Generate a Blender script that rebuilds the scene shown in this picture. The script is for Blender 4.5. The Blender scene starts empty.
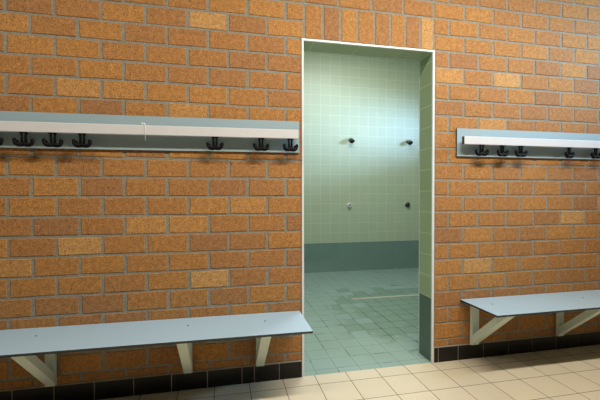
import bpy, bmesh, math, random
from mathutils import Vector, Matrix
random.seed(7)
scn = bpy.context.scene
COL = scn.collection
PI = math.pi

# ------------------------------------------------------------------ helpers
def s2l(c):
    c = c / 255.0
    return c / 12.92 if c <= 0.04045 else ((c + 0.055) / 1.055) ** 2.4
def rgb(r, g, b): return (s2l(r), s2l(g), s2l(b), 1.0)

def obj(name, bm, mats, parent=None, smooth=False):
    me = bpy.data.meshes.new(name)
    bmesh.ops.recalc_face_normals(bm, faces=bm.faces[:])
    bm.to_mesh(me); bm.free()
    if not isinstance(mats, (list, tuple)): mats = [mats]
    for m in mats: me.materials.append(m)
    if smooth:
        for p in me.polygons: p.use_smooth = True
    o = bpy.data.objects.new(name, me); COL.objects.link(o)
    if parent: o.parent = parent
    return o
def thing(name, label, cat, loc=(0, 0, 0), group=None):
    o = bpy.data.objects.new(name, None); COL.objects.link(o)
    o.location = loc; o.empty_display_size = 0.05
    o['label'] = label; o['category'] = cat
    if group: o['group'] = group
    return o
def tag(o, label, cat, group=None):
    o['label'] = label; o['category'] = cat
    if group: o['group'] = group
    return o
def struct(name, bm, mats, smooth=False):
    o = obj(name, bm, mats, None, smooth); o['kind'] = 'structure'; return o

def box(bm, x0, x1, y0, y1, z0, z1, mat=0, bev=0.0):
    vs = [bm.verts.new((x, y, z)) for x in (x0, x1) for y in (y0, y1) for z in (z0, z1)]
    fs = []
    for q in ((0, 1, 3, 2), (4, 6, 7, 5), (0, 4, 5, 1), (2, 3, 7, 6), (0, 2, 6, 4), (1, 5, 7, 3)):
        f = bm.faces.new([vs[i] for i in q]); f.material_index = mat; fs.append(f)
    bmesh.ops.recalc_face_normals(bm, faces=fs)
    if bev > 0:
        es = list({e for f in fs for e in f.edges})
        r = bmesh.ops.bevel(bm, geom=es, offset=bev, segments=2, affect='EDGES', profile=0.5)
        for f in r['faces']: f.material_index = mat
    return fs
def tube(bm, pts, rad, seg=10, caps=True, mat=0):
    pts = [Vector(p) for p in pts]
    rads = rad if isinstance(rad, (list, tuple)) else [rad] * len(pts)
    rings = []
    prev = None
    for i, p in enumerate(pts):
        if i == 0: t = pts[1] - pts[0]
        elif i == len(pts) - 1: t = pts[-1] - pts[-2]
        else: t = (pts[i + 1] - p).normalized() + (p - pts[i - 1]).normalized()
        t.normalize()
        if prev is None:
            a = Vector((0, 0, 1)) if abs(t.z) < 0.9 else Vector((0, 1, 0))
            u = t.cross(a).normalized()
        else:
            u = (prev - t * prev.dot(t)).normalized()
        prev = u
        v = t.cross(u)
        rings.append([bm.verts.new(p + (u * math.cos(2 * PI * k / seg) + v * math.sin(2 * PI * k / seg)) * rads[i]) for k in range(seg)])
    for a, b in zip(rings, rings[1:]):
        for k in range(seg):
            f = bm.faces.new((a[k], a[(k + 1) % seg], b[(k + 1) % seg], b[k])); f.material_index = mat
    if caps:
        f = bm.faces.new(rings[0]); f.material_index = mat
        f = bm.faces.new(rings[-1]); f.material_index = mat
def ball(bm, c, r, mat=0):
    res = bmesh.ops.create_uvsphere(bm, u_segments=12, v_segments=8, radius=r, matrix=Matrix.Translation(c))
    for v in res['verts']:
        for f in v.link_faces: f.material_index = mat
def prism(bm, prof, axis_vec, base=(0, 0, 0), mat=0):
    """prof: list of 3-D points; extrude along axis_vec"""
    a = [bm.verts.new(Vector(p) + Vector(base)) for p in prof]
    b = [bm.verts.new(Vector(p) + Vector(base) + Vector(axis_vec)) for p in prof]
    n = len(prof)
    fs = [bm.faces.new(a), bm.faces.new(b[::-1])]
    for i in range(n): fs.append(bm.faces.new((a[i], b[i], b[(i + 1) % n], a[(i + 1) % n])))
    for f in fs: f.material_index = mat
    return fs

# ------------------------------------------------------------------ materials
def newmat(name):
    m = bpy.data.materials.new(name); m.use_nodes = True
    nt = m.node_tree; b = nt.nodes['Principled BSDF']
    return m, nt, b
def N(nt, t, **kw):
    n = nt.nodes.new(t)
    for k, v in kw.items(): setattr(n, k, v)
    return n
def M(nt, op, a, b=None, c=None):
    n = N(nt, 'ShaderNodeMath', operation=op)
    for i, v in enumerate((a, b, c)):
        if v is None: continue
        if isinstance(v, (int, float)): n.inputs[i].default_value = v
        else: nt.links.new(v, n.inputs[i])
    return n.outputs[0]
def mix(nt, fac, a, b, mode='MIX'):
    n = N(nt, 'ShaderNodeMix', data_type='RGBA', blend_type=mode)
    for i, v in ((0, fac), (6, a), (7, b)):
        if isinstance(v, (int, float)): n.inputs[i].default_value = v
        elif isinstance(v, tuple): n.inputs[i].default_value = v
        else: nt.links.new(v, n.inputs[i])
    return n.outputs[2]
def noise(nt, vec, scale, detail=2.0, rough=0.5):
    n = N(nt, 'ShaderNodeTexNoise'); n.inputs['Scale'].default_value = scale
    n.inputs['Detail'].default_value = detail; n.inputs['Roughness'].default_value = rough
    nt.links.new(vec, n.inputs['Vector']); return n.outputs['Fac']
def ramp(nt, fac, stops):
    n = N(nt, 'ShaderNodeValToRGB'); e = n.color_ramp.elements
    while len(e) < len(stops): e.new(0.5)
    for i, (p, c) in enumerate(stops): e[i].position = p; e[i].color = c
    nt.links.new(fac, n.inputs[0]); return n.outputs[0]
def bump(nt, b, h, strength=0.5, dist=0.002):
    n = N(nt, 'ShaderNodeBump'); n.inputs['Strength'].default_value = strength; n.inputs['Distance'].default_value = dist
    nt.links.new(h, n.inputs['Height']); nt.links.new(n.outputs[0], b.inputs['Normal'])
def plain(name, col, rough=0.5, metal=0.0, nscale=60, nvar=0.06, bstr=0.0):
    m, nt, b = newmat(name)
    tc = N(nt, 'ShaderNodeTexCoord').outputs['Object']
    f = noise(nt, tc, nscale, 3)
    dark = tuple(c * (1 - nvar) for c in col[:3]) + (1,); lite = tuple(min(1, c * (1 + nvar)) for c in col[:3]) + (1,)
    nt.links.new(ramp(nt, f, [(0.3, dark), (0.7, lite)]), b.inputs['Base Color'])
    b.inputs['Roughness'].default_value = rough; b.inputs['Metallic'].default_value = metal
    if bstr: bump(nt, b, f, bstr, 0.001)
    return m

def brick_material():
    m, nt, b = newmat('orange_brick')
    tc = N(nt, 'ShaderNodeTexCoord').outputs['Object']
    at = N(nt, 'ShaderNodeAttribute', attribute_name='tone').outputs['Fac']
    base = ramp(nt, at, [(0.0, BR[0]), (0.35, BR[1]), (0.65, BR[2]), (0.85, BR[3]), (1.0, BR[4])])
    n1 = noise(nt, tc, 38, 4, 0.65)
    c = mix(nt, M(nt, 'MULTIPLY', M(nt, 'SUBTRACT', n1, 0.38), 1.6), mix(nt, 1.0, base, (0.62, 0.56, 0.50, 1), 'MULTIPLY'), mix(nt, 1.0, base, (1.18, 1.17, 1.15, 1), 'MULTIPLY'))
    n2 = noise(nt, tc, 130, 3, 0.7)
    pits = M(nt, 'LESS_THAN', n2, 0.375)
    g = N(nt, 'ShaderNodeCombineXYZ')
    gv = M(nt, 'ADD', -0.05, M(nt, 'MULTIPLY', n2, 2.1))
    for i in range(3): nt.links.new(gv, g.inputs[i])
    c = mix(nt, 1.0, c, g.outputs[0], 'MULTIPLY')
    c = mix(nt, M(nt, 'MULTIPLY', pits, 0.8), c, (0.07, 0.035, 0.018, 1))
    n4 = noise(nt, tc, 62, 1, 0.5)
    c = mix(nt, M(nt, 'MULTIPLY', M(nt, 'GREATER_THAN', n4, 0.69), 0.7), c, (0.09, 0.045, 0.02, 1))
    n3 = noise(nt, tc, 120, 1, 0.5)
    c = mix(nt, M(nt, 'MULTIPLY', M(nt, 'GREATER_THAN', n3, 0.69), 0.4), c, (0.72, 0.50, 0.28, 1))
    nt.links.new(c, b.inputs['Base Color'])
    b.inputs['Roughness'].default_value = 0.85
    h = M(nt, 'SUBTRACT', M(nt, 'ADD', M(nt, 'MULTIPLY', n1, 0.6), M(nt, 'MULTIPLY', n2, 0.9)), M(nt, 'MULTIPLY', pits, 0.4))
    bump(nt, b, h, 0.55, 0.003)
    return m

def tile_material(name, ax, pitch, off, jw, col, grout, rough=0.25, var=0.05, band=None, wet=False, groutrough=0.8, blotch=0.06):
    """square tiles drawn from object coordinates; band=(z, colour): other colour below height z"""
    m, nt, b = newmat(name)
    tc = N(nt, 'ShaderNodeTexCoord').outputs['Object']
    sp = N(nt, 'ShaderNodeSeparateXYZ'); nt.links.new(tc, sp.inputs[0])
    cells, joints = [], []
    for a, p, o in zip(ax, pitch, off):
        q = M(nt, 'DIVIDE', M(nt, 'SUBTRACT', sp.outputs[a], o), p)
        cells.append(M(nt, 'FLOOR', q))
        d = M(nt, 'ABSOLUTE', M(nt, 'SUBTRACT', M(nt, 'FRACT', q), 0.5))
        joints.append(M(nt, 'GREATER_THAN', d, 0.5 - jw / 2 / p))
    j = M(nt, 'MAXIMUM', joints[0], joints[1])
    cx = N(nt, 'ShaderNodeCombineXYZ'); nt.links.new(cells[0], cx.inputs[0]); nt.links.new(cells[1], cx.inputs[1])
    wn = N(nt, 'ShaderNodeTexWhiteNoise', noise_dimensions='3D'); nt.links.new(cx.outputs[0], wn.inputs['Vector'])
    v = M(nt, 'ADD', M(nt, 'MULTIPLY', M(nt, 'SUBTRACT', wn.outputs['Value'], 0.5), 2 * var), 1.0)
    n1 = noise(nt, tc, 14, 4, 0.6)
    v = M(nt, 'ADD', v, M(nt, 'MULTIPLY', M(nt, 'SUBTRACT', n1, 0.5), 2 * blotch))
    c = col
    if band:
        c = mix(nt, M(nt, 'LESS_THAN', sp.outputs[2], band[0]), col, band[1])
        gr = mix(nt, M(nt, 'LESS_THAN', sp.outputs[2], band[0] - 0.002), grout, band[2])
    else: gr = grout
    vc = N(nt, 'ShaderNodeCombineXYZ')
    for i in range(3): nt.links.new(v, vc.inputs[i])
    c = mix(nt, 1.0, c, vc.outputs[0], 'MULTIPLY')
    r = M(nt, 'ADD', M(nt, 'MULTIPLY', n1, 0.12), rough - 0.06)
    if wet:
        # irregular film of water round the drain: darker, glossier, grout soaked
        n2 = noise(nt, tc, 3.2, 4, 0.6)
        dx = M(nt, 'DIVIDE', M(nt, 'SUBTRACT', sp.outputs[0], 1.78), 1.18)
        dy = M(nt, 'DIVIDE', M(nt, 'SUBTRACT', sp.outputs[1], 1.14), 0.92)
        rr = M(nt, 'POWER', M(nt, 'ADD', M(nt, 'POWER', M(nt, 'ABSOLUTE', dx), 4.0), M(nt, 'POWER', M(nt, 'ABSOLUTE', dy), 4.0)), 0.25)
        cw = M(nt, 'SUBTRACT', wn.outputs['Value'], 0.5)
        f = M(nt, 'ADD', M(nt, 'ADD', rr, M(nt, 'MULTIPLY', M(nt, 'SUBTRACT', n2, 0.5), 0.42)), M(nt, 'MULTIPLY', cw, 0.42))
        mr = N(nt, 'ShaderNodeMapRange'); nt.links.new(f, mr.inputs[0])
        mr.inputs[1].default_value = 0.86; mr.inputs[2].default_value = 0.98; mr.inputs[3].default_value = 1; mr.inputs[4].default_value = 0
        w = mr.outputs[0]
        c = mix(nt, w, c, mix(nt, 1.0, c, (0.83, 0.88, 0.80, 1), 'MULTIPLY'))
        # joints: nearly invisible where dry, dark where wet; a few single dark lines
        n5 = noise(nt, tc, 5.5, 2, 0.5)
        jd = M(nt, 'MULTIPLY', j, M(nt, 'ADD', M(nt, 'MULTIPLY', w, 0.75), M(nt, 'ADD', 0.20, M(nt, 'MULTIPLY', M(nt, 'GREATER_THAN', n5, 0.56), 0.5))))
        jd = M(nt, 'MINIMUM', jd, 1.0)
        c = mix(nt, jd, c, gr)
        r = M(nt, 'SUBTRACT', r, M(nt, 'MULTIPLY', w, 0.10))
    else:
        c = mix(nt, j, c, gr)
    r = M(nt, 'ADD', r, M(nt, 'MULTIPLY', j, groutrough - rough))
    nt.links.new(r, b.inputs['Roughness'])
    nt.links.new(c, b.inputs['Base Color'])
    bump(nt, b, M(nt, 'ADD', M(nt, 'SUBTRACT', 1.0, j), M(nt, 'MULTIPLY', n1, 0.1)), 0.35, 0.0012)
    return m

BR = [(0.450, 0.224, 0.088, 1), (0.510, 0.248, 0.078, 1), (0.560, 0.276, 0.074, 1), (0.600, 0.306, 0.088, 1), (0.69, 0.405, 0.150, 1)]
M_BRICK = brick_material()
M_MORTAR = plain('grey_mortar', (0.250, 0.240, 0.195, 1), 0.9, 0, 90, 0.22, 0.5)
M_FLOOR = tile_material('beige_floor_tile', (0, 1), (0.2131, 0.2130), (0.0694, -0.1132), 0.0042, rgb(206, 195, 172), rgb(88, 77, 58), 0.42, 0.025, blotch=0.03)
M_WET = tile_material('green_grey_floor_tile', (0, 1), (0.1531, 0.1512), (0.703, 0.22), 0.0068, rgb(136, 160, 153), rgb(46, 58, 52), 0.34, 0.03, wet=True, blotch=0.09)
PALE = rgb(184, 198, 172); DARKG = rgb(120, 145, 139); GRT = rgb(214, 222, 204); GRD = rgb(136, 156, 148)
M_BACK = tile_material('pale_green_wall_tile', (0, 2), (0.1549, 0.1507), (1.406, 0.0), 0.0042, PALE, GRT, 0.42, 0.02, band=(0.452, DARKG, GRD), blotch=0.03)
M_SIDE = tile_material('pale_green_side_tile', (1, 2), (0.1549, 0.1507), (0.02, 0.0), 0.0042, PALE, GRT, 0.42, 0.02, band=(0.452, DARKG, GRD), blotch=0.03)
M_JAMB = tile_material('green_jamb_tile', (1, 2), (0.32, 0.1520), (0.0, 0.0), 0.004, rgb(158, 178, 144), rgb(205, 218, 196), 0.30, 0.03, band=(0.456, rgb(82, 105, 94), rgb(82, 103, 94)), blotch=0.03)
M_SOFF = tile_material('green_soffit_tile', (0, 1), (0.319, 0.32), (0.07, 0.0), 0.004, rgb(158, 178, 144), rgb(205, 218, 196), 0.30, 0.03, blotch=0.03)
M_BLACKT = plain('black_plinth_tile', rgb(15, 14, 14), 0.3, 0, 30, 0.35)
M_GROUT = plain('pale_grout', rgb(168, 160, 144), 0.9, 0, 120, 0.15)
M_TRIM = plain('white_edge_profile', rgb(222, 228, 232), 0.35, 0, 40, 0.02)
M_ROOMW = plain('brown_brick_paint', (0.25, 0.20, 0.145, 1), 0.9, 0, 12, 0.15)
M_CEIL = plain('grey_ceiling_board', (0.34, 0.31, 0.27, 1), 0.95, 0, 20, 0.05)
M_BENCH = plain('pale_blue_bench_laminate', rgb(161, 188, 206), 0.5, 0, 160, 0.02)
M_PLASTER = plain('white_plaster', rgb(214, 210, 200), 0.9, 0, 20, 0.03)
M_HPL = plain('pale_blue_laminate', rgb(152, 174, 182), 0.42, 0, 160, 0.03)
M_CORE = plain('dark_laminate_core', rgb(50, 52, 50), 0.55, 0, 80, 0.1)
M_RAIL = plain('white_painted_rail', rgb(210, 211, 213), 0.45, 0, 50, 0.02)
M_RAILEND = plain('dark_rail_end', rgb(58, 60, 62), 0.6)
M_HOOK = plain('black_hook_plastic', rgb(9, 9, 10), 0.55, 0, 120, 0.2)
M_HOOK.node_tree.nodes['Principled BSDF'].inputs['Specular IOR Level'].default_value = 0.15
M_BLACKT.node_tree.nodes['Principled BSDF'].inputs['Specular IOR Level'].default_value = 0.35
M_BRACK = plain('pale_green_painted_steel', rgb(206, 220, 210), 0.5, 0, 60, 0.03)
M_CHROME = plain('chrome', rgb(205, 208, 208), 0.14, 1.0, 60, 0.03)
M_BRIGHT = plain('satin_chrome', rgb(226, 230, 230), 0.3, 0.35, 60, 0.02)
M_DULL = plain('dull_grey_metal', rgb(96, 102, 100), 0.3, 0.9, 60, 0.06)
M_SLOT = plain('black_opening', rgb(14, 15, 14), 0.6)
M_STEEL = plain('stainless_grate', rgb(214, 208, 190), 0.4, 0.3, 90, 0.08)
M_SCREW = plain('dark_screw', rgb(44, 44, 44), 0.5, 0.3)
M_STRING = plain('white_string', rgb(232, 230, 224), 0.8)
def emis(name, col, st):
    m, nt, b = newmat(name)
    b.inputs['Base Color'].default_value = col; b.inputs['Emission Color'].default_value = col; b.inputs['Emission Strength'].default_value = st
    return m
M_TUBE = emis('lit_diffuser', (1.0, 0.90, 0.72, 1), 3.0)
M_PANE = emis('daylit_pane', (0.80, 0.90, 1.0, 1), 2.0)

# ------------------------------------------------------------------ room numbers (metres)
ZT = 2.1982            # top of the door opening
CH = 0.1131            # brick course
HB = 0.12              # half a brick
DW = 0.9338            # opening in the brickwork
XL, XR = -5.6, 3.8     # changing room
YB = -6.2
CEIL = 3.2
WT = 0.17              # wall thickness
SX0, SX1, SY, SCEIL = -1.6, 4.2, 3.03, 3.5    # shower room
CLEAR = 0.925

# ------------------------------------------------------------------ brick wall
def brick_wall():
    bm = bmesh.new()
    lay = bm.faces.layers.float.new('tone')
    # mortar body with the opening (material 1)
    for a in ((XL, -0.012, 0, CEIL), (0.938, XR, 0, CEIL), (-0.012, 0.938, ZT + 0.003, CEIL)):
        box(bm, a[0], a[1], 0.0035, WT - 0.004, a[2], a[3], 1)
    pale = [(-0.605, 2.258), (-0.595, 0.671), (1.305, 0.67), (2.116, 1.015), (-1.256, 0.907), (0.85, 2.3), (1.5, 2.0)]
    def brick(x0, x1, z0, z1):
        if x1 - x0 < 0.02 or z1 - z0 < 0.012: return
        t = min(0.9, max(0.0, random.gauss(0.46, 0.23)))
        for px, pz in pale:
            if x0 < px < x1 and z0 < pz < z1: t = 0.97
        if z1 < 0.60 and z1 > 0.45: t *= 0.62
        j = lambda a=0.0026: random.uniform(-a, a)
        fy = random.uniform(-0.0008, 0.0006)
        c = 0.0028
        O = [(x0 + j(), z0 + j()), (x1 + j(), z0 + j()), (x1 + j(), z1 + j()), (x0 + j(), z1 + j())]
        I = [(O[0][0] + c, O[0][1] + c), (O[1][0] - c, O[1][1] + c), (O[2][0] - c, O[2][1] - c), (O[3][0] + c, O[3][1] - c)]
        vb = [bm.verts.new((x, 0.012, z)) for x, z in O]
        vo = [bm.verts.new((x, fy + 0.0024, z)) for x, z in O]
        vi = [bm.verts.new((x, fy + j(0.0004), z)) for x, z in I]
        fs = [bm.faces.new(vi), bm.faces.new(vb[::-1])]
        for k in range(4):
            n = (k + 1) % 4
            fs.append(bm.faces.new((vo[k], vo[n], vi[n], vi[k])))
            fs.append(bm.faces.new((vb[k], vb[n], vo[n], vo[k])))
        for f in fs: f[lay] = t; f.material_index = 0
    PJ, BJ = 0.0087, 0.0066      # half joints
    for V in range(-9, 19):
        z1 = ZT - V * CH - BJ; z0 = ZT - (V + 1) * CH + BJ
        z1 = min(z1, CEIL - 0.004); z0 = max(z0, 0.112)
        odd = V % 2 != 0
        over = V < -2
        # left of the opening
        us = list(range(-46, 1, 2)) if odd else [-47] + list(range(-45, 0, 2)) + [0]
        for a, b_ in zip(us, us[1:]):
            e = (-0.019 if V >= 0 else -0.006 if not over else -PJ) if b_ == 0 else b_ * HB - PJ
            brick(max(a * HB + PJ, XL + 0.01), e, z0, z1)
        # above the opening
        if over:
            if odd: xs = [k * DW / 4 for k in range(5)]
            else: xs = [0] + [DW / 8 + k * DW / 4 for k in range(4)] + [DW]
            for a, b_ in zip(xs, xs[1:]): brick(a + PJ, b_ - PJ, z0, z1)
        # right of the opening
        us = [0] + (list(range(2, 27, 2)) if odd else list(range(1, 27, 2)))
        for a, b_ in zip(us, us[1:]):
            s = (DW + 0.016 if not over and V >= 0 else DW + PJ) if a == 0 else DW + a * HB + PJ
            brick(s, min(DW + b_ * HB - PJ, XR - 0.01), z0, z1)
    # soldier course
    sx = [0.006, 0.128, 0.249, 0.371, 0.488, 0.604, 0.716, 0.829, 0.936]
    for a, b_ in zip(sx, sx[1:]): brick(a + 0.008, b_ - 0.008, ZT + 0.006, ZT + 2 * CH - BJ)
    return struct('wall_front', bm, [M_BRICK, M_MORTAR])
brick_wall()

# door lining, edge profile
bm = bmesh.new()
box(bm, -0.006, 0.0, 0.008, WT, 0.0, 2.187); box(bm, CLEAR, CLEAR + 0.008, 0.008, WT, 0.0, 2.187)
struct('trim_1', bm, M_JAMB)
bm = bmesh.new(); box(bm, -0.006, CLEAR + 0.008, 0.008, WT, 2.187, 2.195)
struct('trim_2', bm, M_SOFF)
bm = bmesh.new()
for x0, x1, z0, z1 in ((-0.014, -0.001, 0, 2.1995), (0.9245, 0.939, 0, 2.1995), (-0.001, 0.9245, 2.1865, 2.1995)):
    box(bm, x0, x1, -0.0035, 0.010, z0, z1, 0, 0.001)
for x0, x1, z0, z1 in ((-0.008, 0.0005, 0, 2.190), (0.9245, 0.933, 0, 2.190), (0.0005, 0.9245, 2.1865, 2.194)):
    box(bm, x0, x1, WT - 0.004, WT + 0.003, z0, z1)
# strip in the mitre between soffit and jamb
box(bm, 0.922, 0.926, 0.011, WT - 0.005, 2.184, 2.188)
struct('trim_3', bm, M_TRIM)

# black plinth tiles along the wall foot
def plinth(name, joints):
    bm = bmesh.new()
    box(bm, joints[0], joints[-1], -0.005, 0.0045, 0.0, 0.1085, 1)
    for a, b_ in zip(joints, joints[1:]):
        box(bm, a + 0.0026, b_ - 0.0026, -0.0085, -0.004, 0.001, 0.1035, 0, 0.0012)
    return struct(name, bm, [M_BLACKT, M_GROUT])
plinth('baseboard_left', [-5.595, -5.501] + [-5.501 + 0.2131 * k for k in range(1, 13)] + [-2.731, -2.518, -2.305, -2.092, -1.880, -1.667, -1.459, -1.250, -1.037, -0.824, -0.614, -0.402, -0.325, -0.165, -0.0145])
plinth('baseboard_right', [0.9395, 0.973, 1.132, 1.341, 1.553, 1.765, 1.978, 2.190, 2.403, 2.616, 2.829, 3.042, 3.255, 3.468, 3.681, 3.795])

# floors, ceilings, other walls
bm = bmesh.new(); box(bm, XL, XR, YB, 0.002, -0.1, 0.0); struct('floor', bm, M_FLOOR)
bm = bmesh.new(); box(bm, SX0, SX1, 0.002, SY, -0.1, 0.0); struct('floor_shower', bm, M_WET)
bm = bmesh.new(); box(bm, XL, XR, YB, 0.17, CEIL, CEIL + 0.1); struct('ceiling', bm, M_CEIL)
bm = bmesh.new(); box(bm, SX0, SX1, WT, SY, SCEIL, SCEIL + 0.1); struct('ceiling_shower', bm, M_PLASTER)
bm = bmesh.new(); box(bm, XL - 0.1, XL, YB, 0.17, 0, CEIL); struct('wall_left', bm, M_ROOMW)
bm = bmesh.new(); box(bm, XL - 0.1, XR + 0.1, YB - 0.1, YB, 0, CEIL); struct('wall_rear', bm, M_ROOMW)
bm = bmesh.new(); box(bm, SX0 - 0.1, SX1 + 0.1, SY, SY + 0.1, 0, SCEIL); struct('wall_back', bm, M_BACK)
bm = bmesh.new(); box(bm, SX0 - 0.1, SX0, WT, SY, 0, SCEIL); struct('wall_shower_left', bm, M_SIDE)
# tiled shower side of the partition
bm = bmesh.new()
for a in ((SX0, -0.008, 0, SCEIL), (0.933, SX1, 0, SCEIL), (-0.008, 0.933, 2.194, SCEIL)):
    box(bm, a[0], a[1], WT - 0.004, WT + 0.002, a[2], a[3])
struct('wall_shower_front', bm, M_BACK)
# right walls with windows
def wall_with_window(name, x, y0, y1, h, wy0, wy1, wz0, wz1, mat, t=0.2):
    bm = bmesh.new()
    for a in ((y0, wy0, 0, h), (wy1, y1, 0, h), (wy0, wy1, 0, wz0), (wy0, wy1, wz1, h)):
        if a[1] - a[0] > 1e-4: box(bm, x, x + t, a[0], a[1], a[2], a[3])
    return struct(name, bm, mat)
W1 = (-1.45, -0.40, 2.5, 3.08)
W2 = (0.6, 2.1, 2.25, 2.80)
wall_with_window('wall_right', XR, YB, 0.17, CEIL, *W1, M_ROOMW)
wall_with_window('wall_shower_right', SX1, WT, SY, SCEIL, *W2, M_SIDE)
def window(name, x, w, frame_w=0.05):
    y0, y1, z0, z1 = w
    bm = bmesh.new()
    xa, xb = x + 0.10, x + 0.15
    for a in ((y0, y1, z0, z0 + frame_w), (y0, y1, z1 - frame_w, z1), (y0, y0 + frame_w, z0 + frame_w, z1 - frame_w), (y1 - frame_w, y1, z0 + frame_w, z1 - frame_w),
              ((y0 + y1) / 2 - 0.02, (y0 + y1) / 2 + 0.02, z0 + frame_w, z1 - frame_w)):
        box(bm, xa, xb, *a)
    f = struct(name, bm, M_TRIM)
    bm = bmesh.new(); box(bm, x + 0.12, x + 0.126, y0 + 0.02, y1 - 0.02, z0 + 0.02, z1 - 0.02)
    obj('pane', bm, M_PANE, f)
    return f
window('window_1', XR, W1); window('window_2', SX1, W2)

# ------------------------------------------------------------------ benches
BZ, BT, BD = 0.437, 0.013, 0.362
def bench(name, label, x0, x1, brackets, screws, ox, tilt=0.0, piv=0.0):
    t = thing(name, label, 'bench', (ox - 0.43 * tilt, 0, (piv - ox) * tilt), 'wall benches under the coat racks'); t.rotation_euler = (0, tilt, 0)
    bm = bmesh.new()
    fs = box(bm, x0 - ox, x1 - ox, -BD, -0.003, BZ - BT, BZ, 0, 0.0012)
    bm.normal_update()
    for f in bm.faces:
        if abs(f.normal.z) < 0.6: f.material_index = 1
    obj('seat_board', bm, [M_BENCH, M_CORE], t)
    for k, (a, b_) in enumerate(brackets):
        a -= ox; b_ -= ox
        e = bpy.data.objects.new('bracket', None); COL.objects.link(e); e.parent = t; e.location = (0, 0, 0)
        bm = bmesh.new()
        # upright channel against the wall
        box(bm, a + 0.0015, b_ - 0.0015, -0.036, -0.0095, 0.112, BZ - BT - 0.0003, 0, 0.002)
        obj('upright', bm, M_BRACK, e)
        bm = bmesh.new()
        th = 0.042
        p0 = Vector((0, -0.012, 0.104)); p1 = Vector((0, -0.359, BZ - BT))
        d = (p1 - p0).normalized(); n = Vector((0, -d.z, d.y)) * -1       # up/inward normal
        if n.z < 0: n = -n
        zt = BZ - BT - 0.0005
        q1 = p1 + n * th; q1 = q1 + d * ((zt - q1.z) / d.z)
        q0 = p0 + n * th; q0 = q0 + d * ((-0.012 - q0.y) / d.y)
        p1b = Vector((0, p1.y, zt))
        prof = [(a, p.y, p.z) for p in (p0, p1b, q1, q0)]
        prism(bm, prof, (b_ - a, 0, 0))
        obj('strut', bm, M_BRACK, e)
        bm = bmesh.new()
        box(bm, a + 0.004, b_ - 0.004, -0.30, -0.03, BZ - BT - 0.005, BZ - BT - 0.0003)
        obj('top_plate', bm, M_BRACK, e)
    for sx_, sy_ in screws:
        bm = bmesh.new()
        bmesh.ops.create_cone(bm, cap_ends=True, segments=12, radius1=0.0062, radius2=0.005, depth=0.0016, matrix=Matrix.Translation((sx_ - ox, sy_, BZ + 0.0006)))
        obj('screw', bm, M_SCREW, t)
    return t
bench('wall_bench', 'pale blue laminate wall bench left of the doorway, on green steel brackets', -2.45, -0.031,
      [(-1.492, -1.438), (-0.750, -0.699), (-0.316, -0.262)], [(-1.486, -0.136), (-0.714, -0.141), (-0.273, -0.153)], -1.2, 0.005, -0.031)
bench('wall_bench', 'pale blue laminate wall bench right of the doorway, on green steel brackets', 1.148, 2.85,
      [(1.222, 1.282), (1.968, 2.023), (2.70, 2.755)], [(1.288, -0.152), (2.045, -0.160)], 2.0)

# ------------------------------------------------------------------ coat racks
def hook_mesh():
    bm = bmesh.new()
    box(bm, -0.021, 0.021, -0.014, 0.014, -0.005, 0.0, 0, 0.0015)               # flange under the rail
    for s in (-1, 1):
        tube(bm, [(s * 0.0135, 0, -0.003), (s * 0.0105, 0, -0.012), (s * 0.0095, 0, -0.030), (s * 0.0105, 0, -0.056)], [0.006, 0.0068, 0.0074, 0.0085], 8)
        arm = [(0, -0.001, -0.064), (s * 0.016, -0.002, -0.067), (s * 0.031, -0.003, -0.0675), (s * 0.041, -0.004, -0.062), (s * 0.0465, -0.005, -0.052), (s * 0.047, -0.005, -0.044)]
        tube(bm, arm, [0.0135, 0.0128, 0.0118, 0.0108, 0.0098, 0.009], 10)
        ball(bm, (s * 0.0468, -0.005, -0.0425), 0.0112)
        # small second lobe behind each tip
        tube(bm, [(s * 0.026, 0.002, -0.066), (s * 0.033, 0.007, -0.057), (s * 0.0355, 0.009, -0.049)], [0.0075, 0.0065, 0.006], 8)
        ball(bm, (s * 0.0355, 0.009, -0.047), 0.007)
    ball(bm, (0, -0.001, -0.062), 0.0145)
    for v in bm.verts: v.co.x *= 0.89
    return bm
HM = None
def rack(label, x0, x1, z0, z1, r0, r1, hooks, ox, ends, tilt=0.0, piv=0.0):
    global HM
    t = thing('coat_rack', label, 'coat rack', (ox - 1.56 * tilt, 0, (piv - ox) * tilt), 'coat racks on the brick wall'); t.rotation_euler = (0, tilt, 0)
    bm = bmesh.new(); box(bm, x0 - ox, x1 - ox, -0.013, -0.0012, z0, z1, 0, 0.0008); bm.normal_update()
    for f in bm.faces:
        if abs(f.normal.y) < 0.6: f.material_index = 1
    obj('backboard', bm, [M_HPL, M_CORE], t)
    RZ0, RZ1 = 1.541, 1.5965
    bm = bmesh.new(); box(bm, r0 - ox, r1 - ox, -0.072, -0.044, RZ0, RZ1, 0, 0.0025); bm.normal_update()
    for f in bm.faces:
        if abs(f.normal.x) > 0.7: f.material_index = 1
    obj('rail', bm, [M_RAIL, M_RAILEND], t)
    for sx_ in ends:
        bm = bmesh.new(); box(bm, sx_ - ox - 0.02, sx_ - ox + 0.02, -0.0441, -0.0128, RZ0 + 0.006, RZ1 - 0.006)
        obj('spacer', bm, M_RAIL, t)
    for hx in hooks:
        if HM is None:
            o = obj('hook', hook_mesh(), M_HOOK, t, True); HM = o.data
        else:
            o = bpy.data.objects.new('hook', HM); COL.objects.link(o); o.parent = t
        o.location = (hx - ox, -0.056, RZ0 + 0.0003)
        o.rotation_euler = (0, 0, random.uniform(-0.22, 0.22)); 
    return t
rack('pale blue coat rack with white rail left of the doorway, above the left bench', -2.45, -0.033, 1.460, 1.661, -2.43, -0.050,
     [-1.718, -1.570, -1.429, -1.283, -0.560, -0.283, -0.100], -1.2, (-2.3, -1.75, -1.05, -0.45), -0.0062, -0.033)
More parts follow.
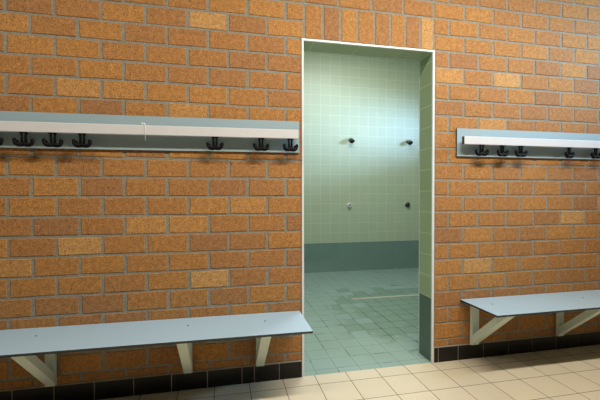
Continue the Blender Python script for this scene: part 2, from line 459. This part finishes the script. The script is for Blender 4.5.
rack('pale blue coat rack with white rail right of the doorway, above the right bench', 1.110, 2.85, 1.462, 1.661, 1.126, 2.83,
     [1.276, 1.446, 1.602, 2.029, 2.276], 1.9, (1.36, 1.85, 2.45))

# white string knotted over the left rail
bm = bmesh.new()
tube(bm, [(-0.972, -0.058, 1.5995), (-0.958, -0.060, 1.6010), (-0.950, -0.070, 1.5985), (-0.949, -0.0745, 1.590), (-0.9485, -0.0742, 1.55), (-0.948, -0.0738, 1.502)], [0.003, 0.0035, 0.0022, 0.0016, 0.0014, 0.0012], 8)
ball(bm, (-0.968, -0.058, 1.602), 0.0062); ball(bm, (-0.956, -0.060, 1.6015), 0.005)
tag(obj('string', bm, M_STRING, None, True), 'thin white string knotted over the left coat rack rail', 'string')

# ------------------------------------------------------------------ shower fittings on the back wall
def shower_head(label, x, z):
    t = thing('showerhead', label, 'shower head', (x, SY + 0.002, z), 'shower heads on the tiled wall')
    bm = bmesh.new()
    bmesh.ops.create_cone(bm, cap_ends=True, segments=28, radius1=0.036, radius2=0.030, depth=0.014, matrix=Matrix.Translation((0, -0.007, 0)) @ Matrix.Rotation(PI / 2, 4, 'X'))
    obj('wall_flange', bm, M_CHROME, t, False)
    bm = bmesh.new()
    tube(bm, [(0, -0.012, 0.002), (0, -0.035, 0.006), (0, -0.055, 0.000), (0, -0.078, -0.018), (0, -0.090, -0.030)], [0.022, 0.024, 0.028, 0.036, 0.040], 20)
    obj('head_body', bm, M_DULL, t, True)
    bm = bmesh.new()
    d = Vector((0, -0.012, -0.012)).normalized()
    c = Vector((0, -0.090, -0.030))
    tube(bm, [c, c + d * 0.006], [0.036, 0.033], 20)
    obj('spray_face', bm, M_SLOT, t)
    return t
shower_head('dark shower head high on the tiled wall, nearer the middle of the doorway', 1.420, 2.040)
shower_head('dark shower head high on the tiled wall, close to the right door jamb', 2.395, 2.040)
def push_valve(label, x, z, bright):
    t = thing('shower_valve', label, 'shower valve', (x, SY + 0.002, z), 'push valves on the tiled wall')
    body = M_BRIGHT if bright else M_DULL
    bm = bmesh.new()
    tube(bm, [(0, -0.0005, 0), (0, -0.010, 0), (0, -0.014, 0)], [0.044, 0.043, 0.038], 28)
    obj('rosette', bm, body, t, False)
    bm = bmesh.new()
    tube(bm, [(0, -0.013, 0), (0, -0.034, 0), (0, -0.039, 0)], [0.029, 0.028, 0.024], 24)
    obj('push_button', bm, body, t, False)
    bm = bmesh.new(); box(bm, -0.017, 0.017, -0.0405, -0.0385, 0.004, 0.018, 0, 0.0008)
    obj('slot', bm, M_SLOT, t)
    return t
push_valve('bright chrome push valve low on the tiled shower wall', 1.406, 1.023, True)
push_valve('dull dark push valve low on the tiled wall, close to the right jamb', 2.393, 1.026, False)

# linear drain in the shower floor
t = thing('floor_drain', 'narrow steel line drain across the green shower floor', 'drain', (1.9, 1.585, 0))
bm = bmesh.new()
box(bm, -0.98, 1.2, -0.020, -0.014, 0.0, 0.0025); box(bm, -0.98, 1.2, 0.014, 0.020, 0.0, 0.0025)
box(bm, -0.985, -0.98, -0.020, 0.020, 0.0, 0.0025); box(bm, 1.2, 1.205, -0.020, 0.020, 0.0, 0.0025)
obj('frame', bm, M_STEEL, t)
bm = bmesh.new(); box(bm, -0.979, 1.199, -0.0135, 0.0135, 0.0002, 0.0016)
obj('grate', bm, M_STEEL, t)

# ------------------------------------------------------------------ ceiling lamps
def lamp(label, x, y, z, L, axis='X'):
    t = thing('ceiling_light', label, 'ceiling light', (x, y, z), 'strip lamps on the ceilings')
    hx, hy = (L / 2, 0.075) if axis == 'X' else (0.075, L / 2)
    bm = bmesh.new(); box(bm, -hx, hx, -hy, hy, -0.06, 0.0, 0, 0.004); obj('housing', bm, M_TRIM, t)
    bm = bmesh.new(); box(bm, -hx + 0.02, hx - 0.02, -hy + 0.015, hy - 0.015, -0.066, -0.0595); obj('diffuser', bm, M_TUBE, t)
def area(name, loc, rot, sx_, sy_, energy, col, spread=180):
    l = bpy.data.lights.new(name, 'AREA'); l.shape = 'RECTANGLE'; l.size = sx_; l.size_y = sy_
    l.energy = energy; l.color = col; l.spread = math.radians(spread)
    o = bpy.data.objects.new(name, l); COL.objects.link(o); o.location = loc; o.rotation_euler = rot
    return o
WARM = (1.0, 0.92, 0.78)
def aim(loc, to):
    d = Vector(to) - Vector(loc)
    return d.to_track_quat('-Z', 'Y').to_euler()
lamp('long white strip lamp on the ceiling above the benches', 0.9, -1.40, CEIL, 2.1)
area('strip_light', (0.9, -1.40, CEIL - 0.07), (0, 0, 0), 2.0, 0.11, 98, WARM)
lamp('added fill strip lamp, out of view, on the ceiling left of the doorway', -1.75, -1.40, CEIL, 1.6)
area('strip_light', (-1.75, -1.40, CEIL - 0.07), (0, 0, 0), 1.5, 0.11, 30, WARM)  # added fill with its fixture, lifts the dim left side
lamp('added ambient fill lamp, out of view, on the shower room ceiling', 1.2, 1.45, SCEIL, 1.2)
area('shower_fill', (1.2, 1.45, SCEIL - 0.07), (0, 0, 0), 1.1, 0.11, 53, (1.0, 1.0, 1.0))  # lamp and fixture added to raise the shower room's ambient level
# daylight at the windows
c1 = (XR + 0.02, (W1[0] + W1[1]) / 2, (W1[2] + W1[3]) / 2)
area('daylight', c1, aim(c1, (1.9, 0.0, 2.05)), 0.9, 0.5, 16, (0.42, 0.70, 1.0), 64)
c2 = (SX1 + 0.02, 1.35, 2.52)
area('daylight', c2, aim(c2, (1.05, SY, 2.72)), 1.1, 0.40, 2.3, (1.0, 1.0, 0.90), 38)
area('daylight', c2, aim(c2, (2.30, SY, 2.22)), 0.8, 0.22, 4.6, (0.38, 0.58, 1.0), 30)
area('daylight', c2, aim(c2, (0.95, SY, 2.16)), 0.8, 0.22, 6.2, (0.42, 0.62, 1.0), 30)

# ------------------------------------------------------------------ world, camera, view
w = bpy.data.worlds.new('sky'); scn.world = w; w.use_nodes = True
w.node_tree.nodes['Background'].inputs[0].default_value = (0.75, 0.86, 1.0, 1); w.node_tree.nodes['Background'].inputs[1].default_value = 0.6
cam = bpy.data.cameras.new('camera'); co = bpy.data.objects.new('camera', cam); COL.objects.link(co)
yaw, pit, rol = 0.2095, -0.0141, -0.0016
fw = Vector((math.sin(yaw) * math.cos(pit), math.cos(yaw) * math.cos(pit), math.sin(pit)))
ri = Vector((math.cos(yaw), -math.sin(yaw), 0)); up = ri.cross(fw)
ri2 = ri * math.cos(rol) + up * math.sin(rol); up2 = up * math.cos(rol) - ri * math.sin(rol)
mt = Matrix((ri2, up2, -fw)).transposed().to_4x4(); mt.translation = Vector((-0.5101, -2.2758, 1.1889))
co.matrix_world = mt
cam.sensor_width = 36.0; cam.lens = 358.7322 / 600 * 36.0; cam.clip_start = 0.05
scn.camera = co
scn.view_settings.view_transform = 'Standard'; scn.view_settings.look = 'None'
scn.view_settings.gamma = 1.0; scn.view_settings.use_curve_mapping = False
scn.view_settings.exposure = 0.0
